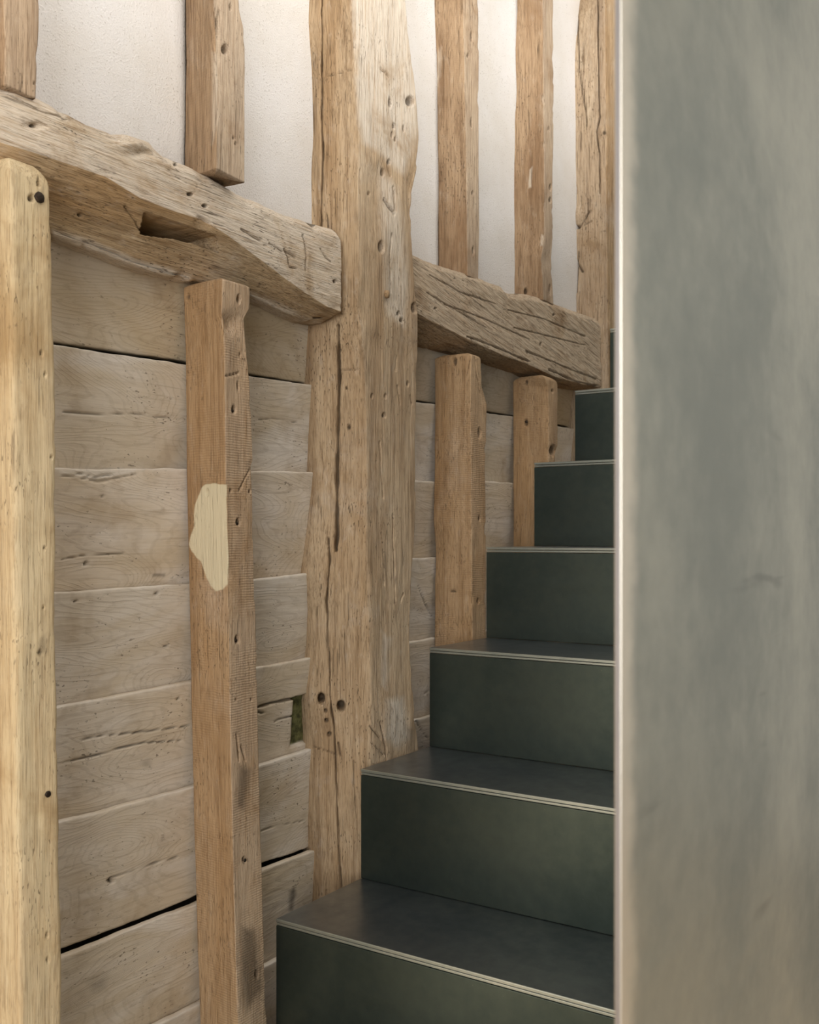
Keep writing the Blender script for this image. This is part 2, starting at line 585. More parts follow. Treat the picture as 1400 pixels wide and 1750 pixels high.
def plank_mat():
    t = NT('limewashed_plank')
    tc = t.n('ShaderNodeTexCoord').outputs['Object']
    oi = t.n('ShaderNodeObjectInfo')
    off = t.n('ShaderNodeVectorMath', operation='SCALE')
    t.l(oi.outputs['Location'], off.inputs[0]); off.inputs['Scale'].default_value = 5.3
    add = t.n('ShaderNodeVectorMath', operation='ADD')
    t.l(tc, add.inputs[0]); t.l(off.outputs[0], add.inputs[1])
    v = add.outputs[0]
    base, deep, pale = srgb(200, 186, 164), srgb(138, 121, 98), srgb(216, 208, 197)
    fld = t.noise(t.map(v, (2.6, 9, 9)), 1.0, 1.5, 0.45, 0.5)
    ring = t.ramp(t.math('SINE', t.math('ADD', t.math('MULTIPLY', fld, 230.0), t.math('MULTIPLY', t.noise(t.map(v, (14, 60, 60)), 1.0, 3), 6.0))), 0.3, 1.0)
    fib = t.noise(t.map(v, (8, 300, 300)), 1.0, 5, 0.66, 0.3)
    mott = t.noise(t.map(v, (40, 90, 90)), 1.0, 4, 0.65)
    broad = t.noise(t.map(v, (3.2, 8, 8)), 1.0, 4, 0.6, 0.8)
    blot = t.noise(v, 7.5, 4, 0.62, 0.3)
    c = t.mix(t.ramp(broad, 0.35, 0.70), base, pale)
    c = t.mix(t.math('MULTIPLY', t.ramp(blot, 0.50, 0.30), 0.45), c, srgb(160, 138, 108))
    c = t.mix(t.math('MULTIPLY', ring, 0.13), c, deep)
    c = t.mix(t.math('MULTIPLY', t.ramp(mott, 0.52, 0.78), 0.35), c, deep)
    c = t.mix(t.math('MULTIPLY', t.ramp(fib, 0.50, 0.74), 0.34), c, deep)
    c = t.mix(1.0, c, oi.outputs['Color'], 'MULTIPLY')
    pit = t.math('MULTIPLY', t.ramp(t.noise(t.map(v, (130, 260, 260)), 1.0, 1, .4), 0.67, 0.73), t.ramp(t.noise(v, 12, 2), 0.45, 0.65))
    c = t.mix(t.math('MULTIPLY', pit, 0.6), c, (0.08, 0.06, 0.04))
    c = t.mix(t.math('MULTIPLY', t.attr('dark'), 0.85), c, (0.05, 0.04, 0.028))
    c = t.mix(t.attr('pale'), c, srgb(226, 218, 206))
    moss = t.mix(t.ramp(t.noise(v, 60, 4), 0.35, 0.7), srgb(64, 64, 38), srgb(118, 116, 74))
    c = t.mix(t.attr('patch'), c, moss)
    t.l(c, t.b.inputs['Base Color'])
    t.b.inputs['Roughness'].default_value = 0.82
    t.b.inputs['Specular IOR Level'].default_value = 0.2
    h = t.math('ADD', t.math('MULTIPLY', fib, 0.7), t.math('MULTIPLY', ring, 0.25))
    h = t.math('SUBTRACT', h, pit)
    t.l(t.bump(h, 0.55, 0.0012), t.b.inputs['Normal'])
    return t.m


m_plank = plank_mat()


def plaster_mat():
    t = NT('lime_plaster')
    v = t.n('ShaderNodeTexCoord').outputs['Object']
    sand = t.noise(v, 300, 4, 0.75)
    wave = t.noise(v, 14, 4, 0.6)
    c = t.mix(t.ramp(t.noise(v, 6, 3), 0.3, 0.7), srgb(222, 216, 210), srgb(214, 206, 196))
    sp = t.ramp(t.noise(v, 300, 1, .3), 0.68, 0.74)
    c = t.mix(t.math('MULTIPLY', sp, 0.45), c, srgb(150, 136, 118))
    t.l(c, t.b.inputs['Base Color'])
    t.b.inputs['Roughness'].default_value = 0.95
    t.b.inputs['Specular IOR Level'].default_value = 0.1
    n1 = t.bump(wave, 0.35, 0.006)
    t.l(t.bump(sand, 1.0, 0.0030, n1), t.b.inputs['Normal'])
    return t.m


m_plaster = plaster_mat()


def steel_mat(name, lo, hi, rough, metal=1.0, wear=False, bscale=1.0):
    t = NT(name)
    v = t.n('ShaderNodeTexCoord').outputs['Object']
    cloud = t.noise(t.map(v, (3.2, 3.2, 3.2)), bscale, 4, 0.55, 0.35)
    fine = t.noise(t.map(v, (40, 40, 40)), 1.0, 4, 0.6)
    streak = t.noise(t.map(v, (4, 4, 60)), 1.0, 3, 0.6, 0.4)
    k = t.math('ADD', t.math('MULTIPLY', cloud, 0.8), t.math('MULTIPLY', fine, 0.2))
    c = t.mix(t.ramp(k, 0.33, 0.68), lo, hi)
    speck = t.ramp(t.noise(v, 240, 1, .3), 0.78, 0.84)
    c = t.mix(t.math('MULTIPLY', speck, 0.25), c, srgb(170, 168, 160))
    r = t.math('ADD', t.math('MULTIPLY', t.ramp(k, 0.3, 0.7), -0.08), rough)
    r = t.math('ADD', r, t.math('MULTIPLY', streak, 0.06))
    if wear:
        sep = t.n('ShaderNodeSeparateXYZ'); t.l(v, sep.inputs[0])
        # rubbed margin along the free edge, and a few drag marks
        e = t.math('ADD', sep.outputs['X'], t.math('MULTIPLY', t.math('SUBTRACT', t.noise(v, 30, 4), 0.5), 0.03))
        m = t.ramp(e, 0.030, 0.004)
        c = t.mix(t.math('MULTIPLY', m, 0.7), c, srgb(196, 188, 174))
        mk = t.noise(t.map(v, (5.5, 5.5, 46), (0.3, 0, 0.8), (0, math.radians(8), 0)), 1.0, 2, 0.5, 0.6)
        mk = t.math('MULTIPLY', t.ramp(mk, 0.66, 0.76), t.ramp(t.noise(v, 4.0, 1), 0.45, 0.6))
        c = t.mix(t.math('MULTIPLY', mk, 0.45), c, srgb(78, 80, 78))
    t.l(c, t.b.inputs['Base Color'])
    t.l(r, t.b.inputs['Roughness'])
    t.b.inputs['Metallic'].default_value = metal
    t.l(t.bump(fine, 0.06, 0.0008), t.b.inputs['Normal'])
    return t.m


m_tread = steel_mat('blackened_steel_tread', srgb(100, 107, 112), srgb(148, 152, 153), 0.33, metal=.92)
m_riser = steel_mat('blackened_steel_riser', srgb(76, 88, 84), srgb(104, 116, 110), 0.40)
m_edge = steel_mat('rubbed_steel_edge', srgb(176, 186, 178), srgb(212, 218, 210), 0.42)
m_panel = steel_mat('waxed_steel_sheet', srgb(106, 110, 105), srgb(144, 145, 136), 0.46, wear=True)
m_bright = steel_mat('bare_steel_edge', srgb(146, 140, 137), srgb(168, 162, 158), 0.5)
m_iron = steel_mat('rusted_iron', srgb(52, 44, 38), srgb(84, 72, 62), 0.6)


def plain(name, c1, c2, scale=6, rough=0.85, bump=0.2):
    t = NT(name)
    v = t.n('ShaderNodeTexCoord').outputs['Object']
    f = t.noise(v, scale, 4, 0.6)
    t.l(t.mix(t.ramp(f, 0.3, 0.7), c1, c2), t.b.inputs['Base Color'])
    t.b.inputs['Roughness'].default_value = rough
    t.l(t.bump(t.noise(v, scale * 30, 3), bump, 0.001), t.b.inputs['Normal'])
    return t.m


m_wall = plain('room_plaster', srgb(206, 204, 198), srgb(196, 193, 186))
m_floor = plain('oak_floor', srgb(190, 168, 138), srgb(164, 140, 110), 4, 0.5)
m_ceil = plain('ceiling_paint', srgb(200, 196, 188), srgb(188, 183, 174))
m_dark = plain('old_sheathing', srgb(74, 64, 50), srgb(54, 46, 36), 9)
m_frame = plain('window_paint', srgb(92, 96, 92), srgb(80, 84, 80), 9, 0.5)


# ------------------------------------------------------------------ box helper
def box_mesh(name, lo, hi, origin=(0, 0, 0), bevel=0.0):
    import bmesh
    bm = bmesh.new()
    x0, y0, z0 = lo; x1, y1, z1 = hi
    vs_ = [bm.verts.new((x - origin[0], y - origin[1], z - origin[2])) for z in (z0, z1) for y in (y0, y1) for x in (x0, x1)]
    for f in ((0, 2, 3, 1), (4, 5, 7, 6), (0, 1, 5, 4), (2, 6, 7, 3), (0, 4, 6, 2), (1, 3, 7, 5)):
        bm.faces.new([vs_[i] for i in f])
    if bevel > 0:
        bmesh.ops.bevel(bm, geom=list(bm.edges), offset=bevel, segments=2, affect='EDGES', profile=0.5)
    me = bpy.data.meshes.new(name)
    bm.to_mesh(me); bm.free()
    return me


def boxes_mesh(name, boxes):
    import bmesh
    bm = bmesh.new()
    for lo, hi in boxes:
        x0, y0, z0 = lo; x1, y1, z1 = hi
        vs_ = [bm.verts.new((x, y, z)) for z in (z0, z1) for y in (y0, y1) for x in (x0, x1)]
        for f in ((0, 2, 3, 1), (4, 5, 7, 6), (0, 1, 5, 4), (2, 6, 7, 3), (0, 4, 6, 2), (1, 3, 7, 5)):
            bm.faces.new([vs_[i] for i in f])
    me = bpy.data.meshes.new(name)
    bm.to_mesh(me); bm.free()
    return me


# ------------------------------------------------------------------ room shell
T = 0.10
def struct(name, me, mat):
    return tag(link(name, me, mat), kind='structure')

struct('floor', box_mesh('floor', (RX0 - T, RY0 - T, FLOOR_Z - T), (RX1 + T, 1.40, FLOOR_Z)), m_floor)


def holed(lo, hi, hlo, hhi, axis):
    """slab with a rectangular opening; axis = thin axis"""
    a, b = [i for i in range(3) if i != axis]
    out = []
    def mk(a0, a1, b0, b1):
        l = [0, 0, 0]; h = [0, 0, 0]
        l[axis], h[axis] = lo[axis], hi[axis]
        l[a], h[a], l[b], h[b] = a0, a1, b0, b1
        out.append((tuple(l), tuple(h)))
    mk(lo[a], hlo[a], lo[b], hi[b]); mk(hhi[a], hi[a], lo[b], hi[b])
    mk(hlo[a], hhi[a], lo[b], hlo[b]); mk(hlo[a], hhi[a], hhi[b], hi[b])
    return out


def frame(name, hlo, hhi, axis, wdt=0.05):
    l2 = list(hlo); h2 = list(hhi)
    il = list(hlo); ih = list(hhi)
    for i in range(3):
        if i != axis:
            il[i] += wdt; ih[i] -= wdt
    struct(name, boxes_mesh(name, holed(tuple(l2), tuple(h2), tuple(il), tuple(ih), axis)), m_frame)

struct('wall_right', boxes_mesh('wall_right', holed((RX0, RY0 - T, FLOOR_Z), (RX1, RY0, CEIL_Z), (-1.0, RY0 - T, -0.25), (1.6, RY0, 1.75), 1)), m_wall)
frame('window_1', (-1.0, RY0 - 0.07, -0.25), (1.6, RY0 - 0.03, 1.75), 1)
struct('wall_back', boxes_mesh('wall_back', holed((RX0 - T, RY0 - T, FLOOR_Z), (RX0, 1.40, CEIL_Z), (RX0 - T, -2.1, -0.65), (RX0, 0.3, 1.55), 0)), m_wall)
frame('window_2', (RX0 - 0.07, -2.1, -0.65), (RX0 - 0.03, 0.3, 1.55), 0)
struct('wall_far', box_mesh('wall_far', (RX1, RY0 - T, FLOOR_Z), (RX1 + T, 1.40, CEIL_Z)), m_wall)
struct('ceiling', boxes_mesh('ceiling', holed((RX0 - T, RY0 - T, CEIL_Z), (RX1 + T, 1.40, CEIL_Z + T), (0.7, -1.0, CEIL_Z), (3.1, 0.5, CEIL_Z + T), 2)), m_ceil)
frame('window_3', (0.7, -1.0, CEIL_Z + 0.03), (3.1, 0.5, CEIL_Z + 0.07), 2)

# the timber wall: outer sheathing, with planks below the rail and lime plaster above it
wall_left = struct('wall_left', box_mesh('wall_left', (RX0, 1.275, FLOOR_Z), (RX1, 1.40, CEIL_Z)), m_dark)
wall_left['label'] = 'timber framed wall with horizontal planks below and lime plaster above'

# ------------------------------------------------------------------ planks
ROWS = {  # joint lines between the planks, pixels
    'b0': [(-60, 566), (100, 590), (313, 622), (437, 645), (528, 658), (712, 688), (740, 691), (833, 706), (875, 712)],
    'b1': [(-60, 801), (100, 801), (318, 801), (437, 805), (530, 808), (712, 822), (740, 824), (833, 823), (873, 826)],
    'b2': [(-60, 1022), (103, 1012), (322, 997), (440, 990), (523, 980), (705, 955), (740, 953)],
    'b3': [(-60, 1237), (108, 1205), (325, 1165), (440, 1140), (527, 1125), (705, 1097), (740, 1090)],
    'b4': [(-60, 1447), (108, 1403), (328, 1345), (445, 1308), (530, 1280), (712, 1228), (735, 1222)],
    'b5': [(-60, 1700), (113, 1632), (333, 1545), (452, 1485), (533, 1455)],
    'b6': [(-60, 1900), (270, 1750), (340, 1715), (455, 1650)],
}
YP = 1.200
LINES = []
for k in ('b0', 'b1', 'b2', 'b3', 'b4', 'b5', 'b6'):
    q = np.array([atY(x, y, YP) for x, y in ROWS[k]])
    LINES.append((q[:, 0], q[:, 2]))
LINES = [(np.array([0.4, 2.7]), np.array([0.424, 0.412]))] + LINES + [(np.array([0.4, 2.7]), np.array([-0.93, -0.93])), (np.array([0.4, 2.7]), np.array([-1.12, -1.12])), (np.array([0.4, 2.7]), np.array([-1.30, -1.30]))]
GAP = [0.0, 0.0065, -0.006, -0.004, -0.007, -0.007, 0.0042, -0.007, -0.006, -0.006]

PLANK_FEATS = [
    ('crack', [(108, 1270), (160, 1259), (240, 1251), (325, 1240)], 1.6, 0.004, .7),
    ('crack', [(110, 1302), (165, 1291), (205, 1279), (240, 1270), (310, 1265)], 1.5, 0.004, .7),
    ('crack', [(190, 1500), (236, 1483), (305, 1464)], 1.4, 0.004, .7),
    ('hole', 191, 1504, 4, 5, 0.006),
    ('crack', [(106, 956), (150, 948), (210, 946)], 1.2, 0.002, .5),
    ('crack', [(110, 704), (170, 708), (230, 707), (300, 716)], 1.2, 0.002, .45),
    ('crack', [(438, 1210), (468, 1201), (488, 1197), (508, 1193)], 2.2, 0.006, .9),
    ('crack', [(438, 1216), (450, 1219)], 2.0, 0.004, .9),
    ('crack', [(470, 1233), (485, 1227), (503, 1223)], 1.6, 0.004, .8),
    ('pit', [(505, 1192), (540, 1182), (545, 1272), (526, 1268), (497, 1276)], 0.010, 3.0),
    ('paint', 'patch', [(503, 1190), (545, 1180), (548, 1268), (526, 1266), (496, 1274)], 2.0, 1.0),
    ('paint', 'dark', [(495, 1522), (503, 1514), (506, 1528), (500, 1558), (494, 1556)], 6.0, .8),
    ('paint', 'pale', [(100, 801), (240, 801), (225, 809), (190, 816), (160, 821), (130, 815), (100, 811)], 7.0, .55),
    ('crack', [(104, 812), (140, 817), (170, 822), (205, 816), (232, 810)], 1.6, .003, .25),
    ('crack', [(130, 808), (165, 815), (190, 812)], 1.5, .003, .2), ('crack', [(160, 824), (200, 820)], 1.4, .002, .2),
    ('paint', 'dark', [(262, 981), (282, 980), (282, 986), (262, 987)], 2.0, .55),
    ('hole', 176, 848, 2.0, 2.0, .003), ('hole', 146, 963, 3, 3.5, .003), ('hole', 268, 1014, 3, 2.5, .003),
    ('hole', 130, 1028, 2, 2, .003), ('hole', 283, 1104, 2, 2.5, .003), ('hole', 304, 1194, 2, 2, .003),
    ('paint', 'dark', [(240, 1305), (256, 1296), (258, 1310), (250, 1312)], 8.0, .35),
    ('paint', 'dark', [(150, 1680), (185, 1665), (180, 1690), (160, 1695)], 14.0, .35),
    ('crack', [(725, 1185), (735, 1178)], 1.2, 0.003), ('crack', [(714, 1002), (726, 1030), (738, 1055)], 1.2, 0.003, .6),
    ('crack', [(712, 1232), (720, 1250), (732, 1262)], 1.6, 0.004, .8),
    ('crack', [(438, 718), (470, 715), (505, 722)], 1.3, 0.002, .4),
    ('crack', [(445, 1420), (480, 1410), (522, 1402)], 1.3, 0.002, .4),
]


def plank(i, x0, x1, tint):
    fine = 0.0024 if i < 8 else 0.012
    a = max(x0, 0.80)
    xs = np.concatenate([np.arange(x0, a, 0.03), np.arange(a, min(x1, 2.45), 0.0045 if i < 8 else 0.02), np.arange(max(a, 2.45), x1, 0.02), [x1]]) if x1 > a else np.array([x0, x1])
    xs = np.unique(xs.round(5))
    nv = len(xs)
    sd = i * 7.3 + x0 * 11
    wv = lambda k: 0.0022 * fbm(xs * 9 + k * 5.1 + sd, xs * 0 + k, xs * 0, 3) + 0.0009 * fbm(xs * 60 + k, xs * 0, xs * 0 + 3, 2)
    zt = np.interp(xs, *LINES[i]) + wv(1)
    zb = np.interp(xs, *LINES[i + 1]) + wv(2) + GAP[i + 1 if i + 1 < len(GAP) else -1]
    mk = lambda Y, Z: np.stack([xs, Y * np.ones(nv), Z], 1)
    # inside face leans: the head of each plank laps in front of the foot of the one above
    ft, fb = 1.1975, 1.2135
    h = float((zt - zb).max())
    pol = [mk(ft + 0.0140, zt), mk(ft, zt), mk(fb, zb), mk(fb + 0.020, zb)]
    n = max(6, int(h / fine))
    P = section_rows(pol, [6, n, 6, 10])
    P = smooth_u(P, 1)
    N = normals(P)
    if ((P - P.mean(1, keepdims=True)) * N).sum() < 0: N = -N
    x, y, z = P[..., 0] + sd, P[..., 1], P[..., 2] + sd
    d = 0.0016 * fbm(x * 7, y * 7, z * 16, 3) + 0.0004 * fbm(x * 20, y * 50, z * 170, 2)
    dep, at = carve(P, N, PLANK_FEATS, sd)
    # upper arris painted pale: light from above on the lip, put into the colour
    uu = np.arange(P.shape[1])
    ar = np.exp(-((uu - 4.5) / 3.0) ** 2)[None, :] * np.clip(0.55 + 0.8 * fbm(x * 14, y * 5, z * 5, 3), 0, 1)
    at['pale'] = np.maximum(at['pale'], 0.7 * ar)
    Q = P + N * d[..., None]
    Q[..., 1] += dep
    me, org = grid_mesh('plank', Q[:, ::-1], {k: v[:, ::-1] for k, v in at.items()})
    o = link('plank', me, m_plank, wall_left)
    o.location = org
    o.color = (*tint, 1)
    return o


TINT = [(0.86, 0.80, 0.70), (1.0, 0.98, 0.96), (1.02, 0.97, 0.92), (0.98, 0.95, 0.91), (0.99, 0.95, 0.90), (1.0, 0.96, 0.91), (0.98, 0.93, 0.86), (0.95, 0.9, 0.84), (.95, .9, .85), (.95, .9, .85)]
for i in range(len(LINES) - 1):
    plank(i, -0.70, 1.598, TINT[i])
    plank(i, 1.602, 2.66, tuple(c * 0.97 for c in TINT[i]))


# ------------------------------------------------------------------ plaster panels
def plaster(x0, x1):
    nx, nz = max(10, int((x1 - x0) / 0.012)), 100
    xs = np.linspace(x0, x1, nx)
    zs = np.linspace(0.53, CEIL_Z - 0.005, nz)
    X, Z = np.meshgrid(xs, zs)
    e = np.minimum(X - x0, x1 - X)
    Y = 1.188 + 0.003 * fbm(X * 9, Z * 9, X * 0, 3) - 0.004 * np.exp(-(e / 0.02) ** 2)
    front = np.stack([X, Y, Z], 2)
    back = np.stack([X[:, ::-1], np.full_like(X, 1.262), Z], 2)
    P = np.concatenate([front, back], 1)
    me, org = grid_mesh('plaster_panel', P)
    for p in me.polygons: pass
    o = link('plaster_panel', me, m_plaster, wall_left)
    o.location = org
    return o

for a, b in ((-0.70, 0.80), (0.82, 1.155), (1.20, 1.52), (1.66, 1.905), (1.95, 2.28), (2.32, 2.70)):
    plaster(a, b)

# ------------------------------------------------------------------ staircase
XS0, ZS0, GO, RI, YS = 1.1546 * 1.1, -0.5685 * 1.1, 0.2122 * 1.1, 0.18085 * 1.1, 1.10
YPAN = 0.215
XPAN = float(atY(1062, 900, YPAN)[0])
TPAN = float(atX(1050, 900, XPAN)[1]) - YPAN
stair = bpy.data.objects.new('staircase', None)
COL.objects.link(stair)
stair.location = (XS0 - 2 * GO, (YS + YPAN) / 2, FLOOR_Z)
tag(stair, 'dark blackened steel staircase rising along the old timber wall', 'staircase')
so = np.array(stair.location)
YR = YPAN + TPAN + 0.002
proto = {}
for i in range(-3, 12):
    xf = XS0 + i * GO; zt = ZS0 + i * RI
    if zt - RI < FLOOR_Z - 0.02 and zt < FLOOR_Z + 0.03: continue
    if not proto:
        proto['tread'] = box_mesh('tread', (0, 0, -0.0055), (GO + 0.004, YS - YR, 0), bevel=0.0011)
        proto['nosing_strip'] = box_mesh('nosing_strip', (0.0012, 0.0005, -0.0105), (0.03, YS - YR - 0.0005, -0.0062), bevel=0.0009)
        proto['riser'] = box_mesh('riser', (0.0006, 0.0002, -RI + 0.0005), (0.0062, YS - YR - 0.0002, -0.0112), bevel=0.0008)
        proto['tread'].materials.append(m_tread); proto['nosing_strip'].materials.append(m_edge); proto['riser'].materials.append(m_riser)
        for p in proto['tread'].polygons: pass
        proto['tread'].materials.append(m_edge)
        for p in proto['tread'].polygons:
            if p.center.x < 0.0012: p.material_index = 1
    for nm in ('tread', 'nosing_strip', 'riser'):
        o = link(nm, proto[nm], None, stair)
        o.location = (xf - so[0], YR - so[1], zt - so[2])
xl = XS0 + 12 * GO; zl = ZS0 + 12 * RI

# ------------------------------------------------------------------ steel sheet beside the stair
def sheet():
    import bmesh
    prof = [(XPAN, FLOOR_Z), (2.5, FLOOR_Z), (2.5, 1.05), (1.3, 0.72), (XPAN, 0.72)]
    o3 = (XPAN, YPAN, FLOOR_Z)
    bm = bmesh.new()
    a = [bm.verts.new((x - o3[0], 0, z - o3[2])) for x, z in prof]
    b = [bm.verts.new((x - o3[0], TPAN, z - o3[2])) for x, z in prof]
    bm.faces.new(a); bm.faces.new(b[::-1])
    n = len(prof)
    for i in range(n):
        f = bm.faces.new((a[i], b[i], b[(i + 1) % n], a[(i + 1) % n]))
        f.material_index = 1
    bmesh.ops.recalc_face_normals(bm, faces=bm.faces[:])
    bmesh.ops.bevel(bm, geom=list(bm.edges), offset=0.0006, segments=2, affect='EDGES', profile=0.5)
    me = bpy.data.meshes.new('steel_balustrade')
    bm.to_mesh(me); bm.free()
    o = link('steel_balustrade', me, [m_panel, m_bright])
    o.location = o3
    return o
tag(sheet(), 'tall smooth grey steel sheet standing in the foreground beside the stair', 'steel panel')


# ------------------------------------------------------------------ nails and pegs
def nail_mesh():
    import bmesh
    bm = bmesh.new()
    n = 10
    rings = []
    for r, h in ((0.0046, 0.0), (0.0052, 0.0016), (0.0042, 0.003), (0.0016, 0.0036)):
        rings.append([bm.verts.new((r * math.cos(k * 2 * math.pi / n) * (1 + .12 * math.sin(3 * k)), -h, r * math.sin(k * 2 * math.pi / n))) for k in range(n)])
    for p, q in zip(rings[:-1], rings[1:]):
        for k in range(n):
            bm.faces.new((p[k], p[(k + 1) % n], q[(k + 1) % n], q[k]))
    bm.faces.new(rings[-1])
    bm.faces.new(rings[0][::-1])
    bmesh.ops.recalc_face_normals(bm, faces=bm.faces[:])
    me = bpy.data.meshes.new('nail'); bm.to_mesh(me); bm.free()
    me.materials.append(m_iron)
    return me
NAIL = nail_mesh()


def nail(parent, px, py, Y=None, X=None, s=1.0, sink=0.0, name='nail'):
    p = atY(px, py, Y) if Y is not None else atX(px, py, X)
    o = link(name, NAIL, None, parent)
    o.location = p - np.array(parent.location)
    o.scale = (s, s, s)
    if Y is None:
        o.rotation_euler = (0, 0, math.radians(-90))
        o.location[0] += sink
    else:
        o.location[1] += sink
    return o


# ------------------------------------------------------------------ beams
beam_feats = [
    ('pit', [(246, 364), (300, 380), (371, 404), (372, 431), (330, 415), (300, 408), (241, 399)], 0.128, 2.0),
    ('dent', 225, 245, 30, 14, -0.006),
    ('dent', 60, 215, 16, 6, 0.006), ('dent', 248, 262, 22, 8, 0.006),
    ('dent', 215, 392, 26, 14, 0.004),
    ('crack', [(488, 425), (494, 440), (497, 456), (508, 459)], 1.8, 0.004, .6),
    ('crack', [(519, 402), (523, 420), (524, 440), (524, 462)], 2.0, 0.005, .6),
    ('crack', [(488, 428), (505, 440)], 1.6, 0.003, .5), ('crack', [(414, 392), (430, 403), (446, 412)], 2.2, 0.004, .6),
    ('crack', [(462, 416), (485, 430)], 2.6, 0.004, .5), ('crack', [(548, 425), (556, 440), (565, 448)], 1.6, 0.003, .4),
    ('crack', [(436, 333), (470, 352), (500, 362), (540, 385)], 4.0, 0.008, .35),
    ('crack', [(20, 163), (60, 188), (130, 208), (200, 240)], 1.6, 0.003, .4),
    ('hole', 60, 213, 5, 3, 0.006), ('hole', 573, 481, 3, 3, 0.005), ('hole', 137, 367, 4, 3, 0.004),
    ('hole', 300, 282, 3, 2, 0.004), ('hole', 325, 332, 5, 3, 0.004), ('hole', 350, 352, 5, 3, 0.004),
    ('pit', [(556, 375), (575, 385), (576, 395), (562, 391)], 0.03, 2.0),
    ('crack', [(536, 543), (552, 543)], 2.4, 0.01, .9),
    ('paint', 'pale', [(90, 392), (150, 408), (230, 442), (325, 470), (325, 500), (230, 470), (90, 420)], 8, 1.0),
    ('paint', 'pale', [(425, 498), (470, 516), (525, 540), (560, 552), (525, 575), (425, 530)], 8, .9),
    ('crack', [(96, 396), (160, 418), (232, 448), (320, 474)], 1.6, .004, .3),
    ('crack', [(212, 352), (228, 372), (240, 392)], 2.0, .005, .3),
]
beam1 = rail('timber_rail', -0.30, 1.478,
             top=[(-260, 8), (0, 135), (65, 163), (110, 188), (160, 213), (205, 232), (228, 230), (262, 243), (290, 268), (330, 285), (370, 305), (395, 320), (430, 337), (480, 358), (540, 380), (575, 392), (588, 400)],
             mid=[(-260, 150), (0, 243), (80, 268), (180, 302), (240, 340), (300, 362), (345, 375), (385, 400), (420, 425), (480, 470), (520, 500), (560, 525), (592, 536)],
             bot=[(-260, 280), (95, 403), (150, 425), (230, 455), (300, 474), (430, 507), (480, 530), (525, 550), (560, 556), (592, 560)],
             yf=1.125, yslant=1.172, yback=1.262, mat=m_beam, feats=beam_feats, seed=3.0, chip=0.006, res=0.0016, dx=0.0022, round_it=2)
tag(beam1, 'weathered horizontal oak beam with an empty mortise slot, ending left of the thick post', 'beam')

beam2_feats = [
    ('crack', [(735, 470), (790, 500), (850, 520)], 1.6, 0.003, .35), ('crack', [(760, 520), (830, 545), (905, 580)], 1.6, 0.003, .35),
    ('crack', [(800, 575), (860, 598), (905, 618)], 2.0, 0.006, .5), ('crack', [(720, 545), (760, 562), (815, 592)], 1.6, 0.004, .4),
    ('crack', [(880, 560), (940, 575), (1000, 590)], 1.4, 0.003, .3), ('crack', [(900, 600), (960, 625), (1020, 648)], 1.6, 0.004, .4),
    ('crack', [(870, 530), (930, 545), (1000, 575)], 1.4, 0.003, .3), ('crack', [(730, 500), (780, 530), (830, 560)], 1.4, 0.003, .3),
    ('hole', 745, 527, 2, 2, .004), ('hole', 947, 538, 2, 2, .004), ('hole', 925, 588, 2, 3, .004),
    ('crack', [(940, 632), (985, 652), (1022, 660)], 2.4, 0.006, .5),
    ('pit', [(868, 486), (884, 494), (890, 503), (868, 500)], 0.02, 3),
]
beam2 = rail('timber_rail', 1.698, 2.668,
             top=[(690, 424), (712, 433), (750, 450), (820, 472), (864, 490), (870, 500), (885, 503), (905, 504), (930, 510), (960, 522), (1000, 535), (1032, 548)],
             mid=[(690, 524), (717, 538), (760, 560), (820, 590), (870, 612), (900, 622), (950, 645), (1000, 658), (1032, 663)],
             bot=[(690, 585), (717, 590), (760, 600), (835, 622), (880, 636), (920, 646), (1000, 664), (1032, 668)],
             yf=1.125, yslant=1.180, yback=1.262, mat=m_beam2, feats=beam2_feats, seed=8.0, chip=0.005, res=0.0019, dx=0.0026, round_it=3)
tag(beam2, 'rough split-grained horizontal oak beam right of the thick post, above the stair', 'beam')

# ------------------------------------------------------------------ posts
YF = 1.105
p1 = post('timber_post', left=[(-70, 250), (-62, 900), (-50, 1750)],
          corner=[(16, 290), (20, 480), (24, 900), (30, 1400), (36, 1750)],
          right=[(90, 280), (93, 400), (96, 500), (99, 600), (99, 800), (101, 1000), (103, 1200), (106, 1400), (109, 1600), (112, 1750)],
          z0=FLOOR_Z, z1=float(atY(60, 279, YF)[2]), yf=YF, yb=1.196, mat=m_pine, seed=11.0, round_it=14, chip=0.003, top_round=0.026,
          relief=(0.003, 0.0005), paleL=.3, paleF=.4,
          feats=[('hole', 54, 339, 5, 5, .006), ('hole', 66, 314, 3, 4, .006), ('hole', 72, 603, 2.5, 3, .004), ('hole', 77, 640, 2, 3, .004),
                 ('hole', 86, 780, 2, 2, .004), ('hole', 76, 936, 2, 2, .004), ('hole', 74, 1038, 1.6, 1.8, .003),
                 ('paint', 'dark', [(66, 1090), (78, 1082), (82, 1110), (74, 1125), (62, 1118)], 9, .45),
                 ('hole', 70, 1115, 4, 4, .002),
                 ('paint', 'dark', [(70, 1130), (76, 1130), (76, 1180), (70, 1185)], 10, .3),
                 ('paint', 'dark', [(90, 580), (96, 580), (96, 680), (86, 690)], 8, .4),
                 ('hole', 80, 1597, 2, 3, .004), ('hole', 82, 1640, 2, 3, .004), ('hole', 66, 312, 2, 6, .004),
                 ('crack', [(69, 300), (68, 345)], 1.3, .003, .5), ('crack', [(18, 780), (16, 830)], 1.3, .002, .5)])
tag(p1, 'honey-coloured wooden post with rounded top and a big nail head, at the left edge', 'post')
nail(p1, 65, 338, Y=YF, s=1.4, sink=-.001)
nail(p1, 81, 1357, Y=YF, s=0.85)

